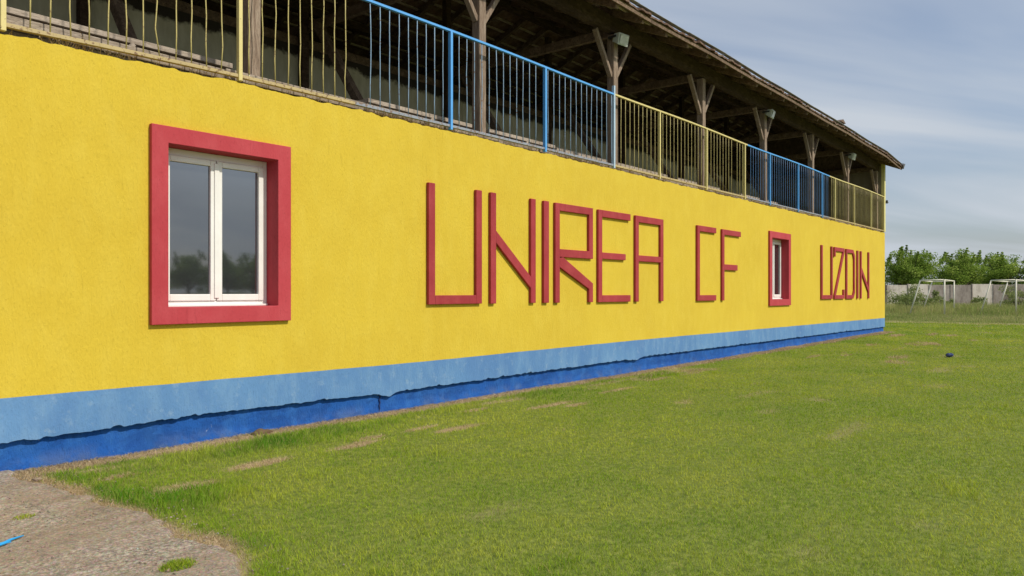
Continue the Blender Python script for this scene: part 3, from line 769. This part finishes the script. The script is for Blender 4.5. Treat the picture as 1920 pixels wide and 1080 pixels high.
# grass blades: thinner and denser near the viewer's side of the lawn
rng = np.random.default_rng(1)
def sample(nr, r0, r1, half=R(41), p=.5):
    # density falls as r^-1.5  ->  r pdf ~ r^-.5
    u = rng.random(nr); r = (math.sqrt(r0)+u*(math.sqrt(r1)-math.sqrt(r0)))**2
    a = THETA + rng.uniform(-half, half, nr)
    return CAM.x+np.cos(a)*r, CAM.y+np.sin(a)*r, r
X, Y, r = sample(760000, 3.3, 52)
keep = (X > path_edge(Y)+(fbm(X*5, Y*5, 51, 4)-.55)*.50) & (X < 44.3) & ((Y < .05) | (X > 32.45)) & (Y < 16)
X, Y, r = X[keep], Y[keep], r[keep]
d = dryness(X, Y); keep = rng.random(len(X)) > d*.80
X, Y, r, d = X[keep], Y[keep], r[keep], d[keep]; n = len(X)
clump = fbm(X*4, Y*4, 100); big = fbm(X*.6, Y*.9, 101)
fringe = 1.6*np.exp(-((X-2.95)/.42)**2-((Y+1.95)/.38)**2) + .9*np.exp(-((X-3.9)/.9)**2-((Y+.72)/.2)**2) + np.exp(-((-Y-.62)/.30)**2)*(X < 14)*sstep(.35, .6, fbm(X*1.3, Y*1.3, 102)) + .8*(1-sstep(.1, .5, X-path_edge(Y)))*sstep(.4, .6, fbm(X*2, Y*2, 103))
H = (.014+.014*clump+.007*rng.random(n)+.030*sstep(.68, .8, fbm(X*3, Y*3, 108))*(rng.random(n) < .5))*(1+1.5*fringe)*(1-.35*d); H *= 1+.25*np.minimum(1, r/40)
W = .0031*np.maximum(1, r/5)**.80
H *= np.maximum(1, r/20)**.35
tint = np.clip(.15+.55*big+.45*(rng.random(n)-.5)-.45*np.clip(fringe, 0, 1)+.12, 0, 1)
mow = .10*np.sin(X*1.15+.3*np.sin(Y*.4)); tint = np.clip(tint+mow, 0, 1)
dd = np.clip(np.where(rng.random(n) < .05+d*.75, rng.random(n)*.8+.2, 0), 0, 1)
V, l, s_, t_, at = blades(n, X, Y, lawn_h(X, Y)-.004, H, W, rng.uniform(.25, 1.2, n), rng, dd, tint)
tag(link('grass', np_mesh('grass', V, l, s_, t_, at), M['grass']), 'short mown lawn grass, greener beside the wall', 'grass', kind='stuff')
n = 260000
X = 2.2+(rng.random(n)**1.6)*30; Y = -rng.random(n)**1.4*3.6+.05; d = dryness(X, Y); keep = (rng.random(n) < d*1.1) & (X > path_edge(Y)-.15); X, Y = X[keep], Y[keep]; n = len(X)
rr2 = np.hypot(X, Y+7.51)
V, l, s_, t_, at = blades(n, X, Y, lawn_h(X, Y)-.006, rng.uniform(.010, .030, n)*np.maximum(1, rr2/12), .0032*np.maximum(1, rr2/6), rng.uniform(.8, 2.2, n), rng, (rng.random(n) < .3)*.6, rng.random(n))
tag(link('straw', np_mesh('straw', V, l, s_, t_, at), M['straw']), 'dry straw and dead grass along the foot of the wall and in worn patches', 'dry grass', kind='stuff')
# tuft on the path
rg = np.random.default_rng(9)
def tuft(cx, cy, rad, n, h, name, label, z=.01):
    a = rg.uniform(0, 6.283, n); rr_ = rad*np.sqrt(rg.random(n)); X = cx+np.cos(a)*rr_; Y = cy+np.sin(a)*rr_*.8
    V, l, s_, t_, at = blades(n, X-cx, Y-cy, np.zeros(n), h*(.5+rg.random(n)*.7)*(1.2-.6*rr_/rad), .004, rg.uniform(.2, 1.1, n), rg, (rg.random(n) < .12)*.8, .2+.6*rg.random(n))
    o = link(name, np_mesh(name, V, l, s_, t_, at), M['grass']); o.location = (cx, cy, z); tag(o, label, 'grass tuft', 'grass tufts growing in the concrete')
tuft(2.20, -3.34, .10, 600, .045, 'grass_tuft', 'small round green grass tuft in the concrete at the bottom edge of the photo')
tuft(2.02, -1.62, .07, 130, .025, 'grass_tuft', 'sparse flat green weed in the concrete near the blue wall base', .015)
# loose grit and pebbles along the broken edge of the concrete
n = 1500; Y = rg.uniform(-5.2, -.05, n); X = path_edge(Y) + rg.normal(-.12, .22, n); X = np.where(rg.random(n) < .35, rg.uniform(-.5, 2.4, n), X)
S = rg.uniform(.004, .011, n)*np.where(rg.random(n) < .05, 2.0, 1)
o8 = np.array([(1, 0, 0), (0, 1, 0), (-1, 0, 0), (0, -1, 0), (0, 0, .7), (0, 0, -.5)], np.float32)
V = (o8[None]*S[:, None, None]*rg.uniform(.6, 1.3, (n, 6, 1)) + np.stack([X, Y, np.full(n, .02)], 1)[:, None, :]).reshape(-1, 3)
f8 = np.array([(0, 1, 4), (1, 2, 4), (2, 3, 4), (3, 0, 4), (1, 0, 5), (2, 1, 5), (3, 2, 5), (0, 3, 5)])
l = (f8[None]+np.arange(n)[:, None, None]*6).ravel(); q = np.arange(n*8)*3
tag(link('gravel', np_mesh('gravel', V, l, q, np.full(n*8, 3)), M['path']), 'loose grit and small pebbles on and beside the worn concrete', 'gravel', kind='stuff')
# tall grass beyond the pitch
n = 120000
X = 44+ (rng.random(n)**1.25)*34; Y = rng.uniform(-24, 34, n)
cl = fbm(X*.5, Y*.5, 110); H = (.07+.15*cl+.75*cl*sstep(60, 66, X)+.14*sstep(59, 64, X))*(1-.4*(X < 45.5)*rng.random(n)); keep = rng.random(n) < .35+cl*.9
X, Y, H, cl = X[keep], Y[keep], H[keep], cl[keep]; n = len(X)
V, l, s_, t_, at = blades(n, X, Y, np.full(n, -.06), H, .022, rng.uniform(.1, .6, n), rng, (rng.random(n) < .22)*rng.random(n), np.clip(.9*fbm(X*.2, Y*.2, 111)+.5*(rng.random(n)-.5)+.1, 0, 1))
tag(link('tall_grass', np_mesh('tall_grass', V, l, s_, t_, at), M['tall_grass']), 'tall uncut meadow grass around the goal frames', 'tall grass', kind='stuff')

# small things on the ground
mb = MB(); bmesh.ops.create_icosphere(mb.bm, subdivisions=3, radius=1)
for v in mb.bm.verts:
    c = v.co; k = .7+.5*float(fbm(np.array(c.x*2+3), np.array(c.y*2+c.z*1.7), 130)); v.co = Vector((c.x*.13*k, c.y*.06*k, max(0, (c.z+.2))*.055*k))
o = mb.build('dirt_clod', M['clod'], smooth=True); o.location = (4.86, -.10, -.005); tag(o, 'brown clod of dry earth at the foot of the deep blue plinth', 'dirt clod')
def crumple(name, loc, s, mat, label, cat, seed):
    mb = MB(); bmesh.ops.create_icosphere(mb.bm, subdivisions=3, radius=1)
    for v in mb.bm.verts:
        c = v.co; k = .55+.9*float(fbm(np.array(c.x*2.4+seed), np.array(c.y*2.4+c.z*2+seed), seed)); v.co = Vector((c.x*s[0]*k, c.y*s[1]*k, (c.z+.5)*s[2]*k))
    o = mb.build(name, mat); o.location = loc; tag(o, label, cat)
def world(px, Z, z=0):      # survey: image column and distance to a ground point
    xr = (px-960)/1450*Z; f = (math.cos(THETA), math.sin(THETA)); r_ = (math.sin(THETA), -math.cos(THETA))
    return Vector((CAM.x+xr*r_[0]+Z*f[0], CAM.y+xr*r_[1]+Z*f[1], z))
crumple('cloth', (20.8, -1.25+-.2, .02), (.12, .08, .05), M['rag'], 'dark blue crumpled cloth lying on the open lawn', 'cloth', 5)
bpy.data.objects['cloth'].location = world(1780, 18.5, .02)
mb = MB(); mb.tube([(-.22, -.05, .004), (-.12, .0, .006), (-.04, -.01, .012), (.03, .03, .006), (.12, .035, .004)], [.008, .012, .010, .008, .004], 6)
mb.tube([(-.22, .02, .004), (-.1, .012, .010), (.0, -.012, .006)], [.007, .009, .004], 6)
o = mb.build('plastic_strip', M['cord'], smooth=True); o.location = world(18, 4.72, .022); o.rotation_euler[2] = R(20); tag(o, 'torn bright blue plastic strip on the concrete at the left edge', 'plastic strip')
# stones by the corner of path and wall
for k, (x, y, s, lb) in enumerate([(2.30, -.18, .05, 'larger pale stone at the foot of the deep blue plinth, nearest the left edge'), (2.50, -.50, .035, 'smaller pale stone on the concrete edge, a step out from the blue plinth')]):
    mb = MB(); bmesh.ops.create_icosphere(mb.bm, subdivisions=2, radius=s)
    for v in mb.bm.verts: v.co *= .8+.4*rnd.random(); v.co.z *= .5
    o = mb.build('stone', M['path'], smooth=True); o.location = (x, y, .015)
    tag(o, lb, 'stone', 'small stones at the foot of the wall')

# ------------------------------------------------------------------ goals
def goal(F1, F2, label):
    """full-size goal frame: two front posts, crossbar, top side bars, slanted rear legs"""
    c = F1; d = (F2-F1); L = d.length; ang = math.atan2(d.y, d.x)
    t = tag(empty('football_goal', c, ang), label, 'football goal', 'old football goals in the tall grass')
    H, T, B_ = 2.44, 1.5, 2.12      # local: x along the crossbar, +y to the rear
    for x in (0, L):
        q = MB(); q.tube([(x, 0, -.05), (x, 0, H)], .05, 10); q.build('post', M['goal_white'], t, smooth=True)
        q = MB(); q.tube([(x, .055, H-.02), (x, T, H-.06)], .045, 8); q.build('side_bar', M['goal_white'], t, smooth=True)
        q = MB(); q.tube([(x, T, H-.06), (x, B_+.05, -.05)], .045, 8); q.build('rear_leg', M['goal_white'], t, smooth=True)
    q = MB(); q.tube([(.055, 0, H-.03), (L-.055, 0, H-.03)], .05, 10); q.build('crossbar', M['goal_white'], t, smooth=True)
    q = MB(); q.tube([(.04, T, H-.06), (L-.04, T, H-.06)], .045, 8); q.build('rear_bar', M['goal_white'], t, smooth=True)
F = (math.cos(THETA), math.sin(THETA)); RR = (math.sin(THETA), -math.cos(THETA))
def wd(xr, Z): return Vector((CAM.x+xr*RR[0]+Z*F[0], CAM.y+xr*RR[1]+Z*F[1], 0))
goal(wd(30.2, 54), wd(34.3, 60), 'old off-white goal frame without a net nearest the stand corner')
goal(wd(35.2, 54), wd(39.95, 59.55), 'old off-white goal frame cut by the right edge of the photo')

# ------------------------------------------------------------------ perimeter wall
wl = tag(empty('perimeter_wall', wd(26, 76)), 'low stained concrete panel wall behind the goals', 'wall')
wl.rotation_euler[2] = THETA-R(90)
pr = random.Random(3)
for k in range(-6, 22):
    light = k in (0, 1, 4, 9, 13, 16) or (k > 9 and pr.random() < .3)
    x = 10.6+2.1*k - 26 + 26 - 0
    x = (1662-960)/1450*76 - 26 + 2.1*k + 0.0
    h = 2.30+pr.uniform(-.05, .05)
    q = MB(); q.box((x+.06, -.04, -.1), (x+2.04, .04, h)); q.build('panel', M['panel_light' if light else 'panel_grey'], wl, bevel=.01)
    q = MB(); q.box((x-.055, -.08, -.1), (x+.055, .08, h+.03)); q.build('post', M['panel_grey'], wl, bevel=.01)

# ------------------------------------------------------------------ trees and shrubs
def leaf_cloud(centres, radii, per, size, rg, bottom=None):
    C = np.repeat(np.array(centres), per, 0); Rr = np.repeat(np.array(radii), per)
    n = len(C); v = rg.normal(size=(n, 3)); v /= np.linalg.norm(v, axis=1)[:, None]
    P = C + v*(Rr*rg.random(n)**.45)[:, None]*np.array([1, 1, .8])
    a = rg.normal(size=(n, 3)); a /= np.linalg.norm(a, axis=1)[:, None]; b = np.cross(a, rg.normal(size=(n, 3))); b /= np.linalg.norm(b, axis=1)[:, None]
    s = size*rg.uniform(.6, 1.4, n)[:, None]
    V = np.stack([P-a*s*.5, P+b*s*.28, P+a*s*.5, P-b*s*.28], 1).reshape(-1, 3)
    # per-leaf tone: leaf age and colour, varied by clump
    cl = np.repeat(rg.random(len(centres)), per)
    tint = np.clip(.45*cl+.6*rg.random(n), 0, 1)
    return V, np.arange(n*4), np.arange(n)*4, np.full(n, 4), dict(tint=np.repeat(tint, 4))
def tree_meshes(seed, h, w_, nb=34, per=190, size=.17, shoots=8):
    rg = np.random.default_rng(seed); pr = random.Random(seed)
    mb = MB(); th = h*.36
    mb.tube([(0, 0, -.15), (.05, .03, th*.5), (pr.uniform(-.1, .1), 0, th), (pr.uniform(-.2, .2), 0, h*.7)], [.17, .14, .11, .04], 8)
    cs, rs_ = [], []
    for k in range(nb):
        az_ = pr.uniform(0, 6.283); el = pr.uniform(-.75, 1.35); q = pr.uniform(.45, 1.0)
        cx_, cy_ = math.cos(az_)*math.cos(el)*w_/2*q, math.sin(az_)*math.cos(el)*w_/2*q
        cz_ = h*.50 + math.sin(el)*h*.40*q
        st = (0, 0, th*pr.uniform(.6, 1.1)); mid = (cx_*.45, cy_*.45, (st[2]+cz_)/2+.1)
        mb.tube([st, mid, (cx_, cy_, cz_)], [.055, .035, .012], 5)
        cs.append((cx_, cy_, cz_)); rs_.append(pr.uniform(.45, .85)*w_/5)
        cs.append((cx_*.6, cy_*.6, cz_*.8+.5)); rs_.append(pr.uniform(.4, .8)*w_/5)
    for k in range(shoots):
        x = pr.uniform(-.45, .45)*w_; y = pr.uniform(-.4, .4)*w_; z = h*(pr.uniform(.82, 1.0)-.45*(x/w_)**2)
        for j in range(4): cs.append((x+j*.06, y, z-.24*j)); rs_.append(.10+.05*j)
        mb.tube([(x*.6, y*.6, h*.6), (x, y, z)], [.03, .008], 4)
    V, l, s_, t_, at = leaf_cloud(cs, rs_, [int(per*(.25 if q_ < .32 else 1)) for q_ in rs_], size, rg)
    cm = np_mesh('crown', V, l, s_, t_, at); cm.materials.append(M['leaf'])
    bmesh.ops.recalc_face_normals(mb.bm, faces=mb.bm.faces); tm = bpy.data.meshes.new('trunk'); mb.bm.to_mesh(tm); mb.bm.free(); tm.materials.append(M['bark'])
    return tm, cm
protos = [tree_meshes(s, h, w_) for s, h, w_ in ((1, 6.4, 5.6), (2, 6.6, 5.2), (3, 6.0, 6.0), (5, 7.0, 5.4))]
def tree(k, loc, sc, rz_, label, group, name='tree'):
    t = tag(empty(name, loc, rz_), label, 'tree', group); t.scale = (sc*1.15, sc*1.15, sc*1.07)
    for nm, me in zip(('trunk', 'crown'), protos[k]):
        o = bpy.data.objects.new(nm, me); COL.objects.link(o); o.parent = t
tr = random.Random(8)
GT = 'leafy trees behind the perimeter wall'
tree(0, wd(42.0, 82), .97, .4, 'bushy green tree behind the wall, immediately right of the stand corner', GT)
tree(1, wd(48.3, 83), .93, 2.0, 'green tree with upright top shoots behind the left goal', GT)
tree(2, wd(53.8, 84), .92, 3.1, 'lower rounded tree left of the tall one at the right edge', GT)
tree(3, wd(57.6, 81), 1.02, 1.1, 'tallest dense tree behind the wall at the right edge of the photo', GT)
for k, (xr, Z, pk, sc) in enumerate([(45.5, 88, 3, .85), (51.2, 89, 0, .86), (56.3, 90, 1, .92), (39.5, 90, 2, .95), (61.5, 84, 0, 1.0), (66.0, 86, 2, 1.0), (36, 86, 1, 1)]):
    tree(pk, wd(xr, Z), sc, k*1.3, ['smaller green tree filling the gap between the two trees behind the left goal', 'dark green tree in the second row behind the goal gap', 'dark green tree in the second row behind the right goal'][k] if k < 3 else ['leafy tree beyond the wall just outside the right edge of the photo', 'leafy tree beyond the wall, furthest right of the row outside the photo', 'leafy tree beyond the wall screened by the far end of the stand'][max(0, k-4)] if k > 3 else 'leafy tree in the second row, directly behind the stand corner', GT)
# low undergrowth trees behind the wall so that the row closes at the bottom
# trees across the pitch, seen mirrored in the window panes
for k in range(16):
    xx = 14+k*3.9+tr.uniform(-.6, .6); yy = -84-tr.uniform(-2, 2)+k*1.0
    tree(k % 4, Vector((xx, yy, 0)), tr.uniform(.92, 1.04), tr.uniform(0, 6), 'tree across the pitch, seen only as a dark reflection in the window panes', 'trees across the pitch')
def shrub(loc, w_, h, label, seed, n=14):
    rg = np.random.default_rng(seed); pr = random.Random(seed)
    cs = [(pr.uniform(-.5, .5)*w_, pr.uniform(-.4, .4)*w_*.6, pr.uniform(.15, .85)*h) for _ in range(n)]
    cs = [(x, y, z*(1-.5*abs(x)/(w_*.5))) for x, y, z in cs]
    V, l, s_, t_, at = leaf_cloud(cs, [pr.uniform(.25, .45)*h/1.6 for _ in cs], 130, .13, rg)
    t = tag(empty('shrub', loc), label, 'shrub', 'shrubs in front of the perimeter wall')
    cm = np_mesh('foliage', V, l, s_, t_, at); link('foliage', cm, M['shrub_leaf'], t)
    mb = MB()
    for x, y, z in cs: mb.tube([(x*.3, y*.3, 0), (x*.7, y*.7, z*.6), (x, y, z)], [.03, .02, .008], 5)
    mb.build('stem', M['bark'], t)
shrub(wd(36.6, 72), 4.4, 2.5, 'pale green shrub before the wall, left of the nearer goal', 21, 20)
shrub(wd(33.8, 66), 2.8, 1.4, 'low scrubby shrub in the grass beside the stand corner', 22)
shrub(wd(39.3, 73), 3.2, 1.9, 'green shrub before the stained wall, seen through the nearer goal', 25)
shrub(wd(43.4, 72), 2.6, 1.5, 'small dark shrub between the two goals', 23)
shrub(wd(47.6, 73), 5.0, 2.3, 'wide green shrub before the wall behind the right goal', 24, 22)

shrub(wd(32.6, 63), 3.0, 1.5, 'bushy weed clump in the grass just right of the stand corner', 31, 18)
shrub(wd(41.2, 73.5), 2.6, 1.3, 'weedy shrub before the wall, right behind the nearer goal mouth', 32)
shrub(wd(49.8, 72), 3.4, 2.3, 'tall shrub before the wall cut by the right edge of the photo', 33, 20)
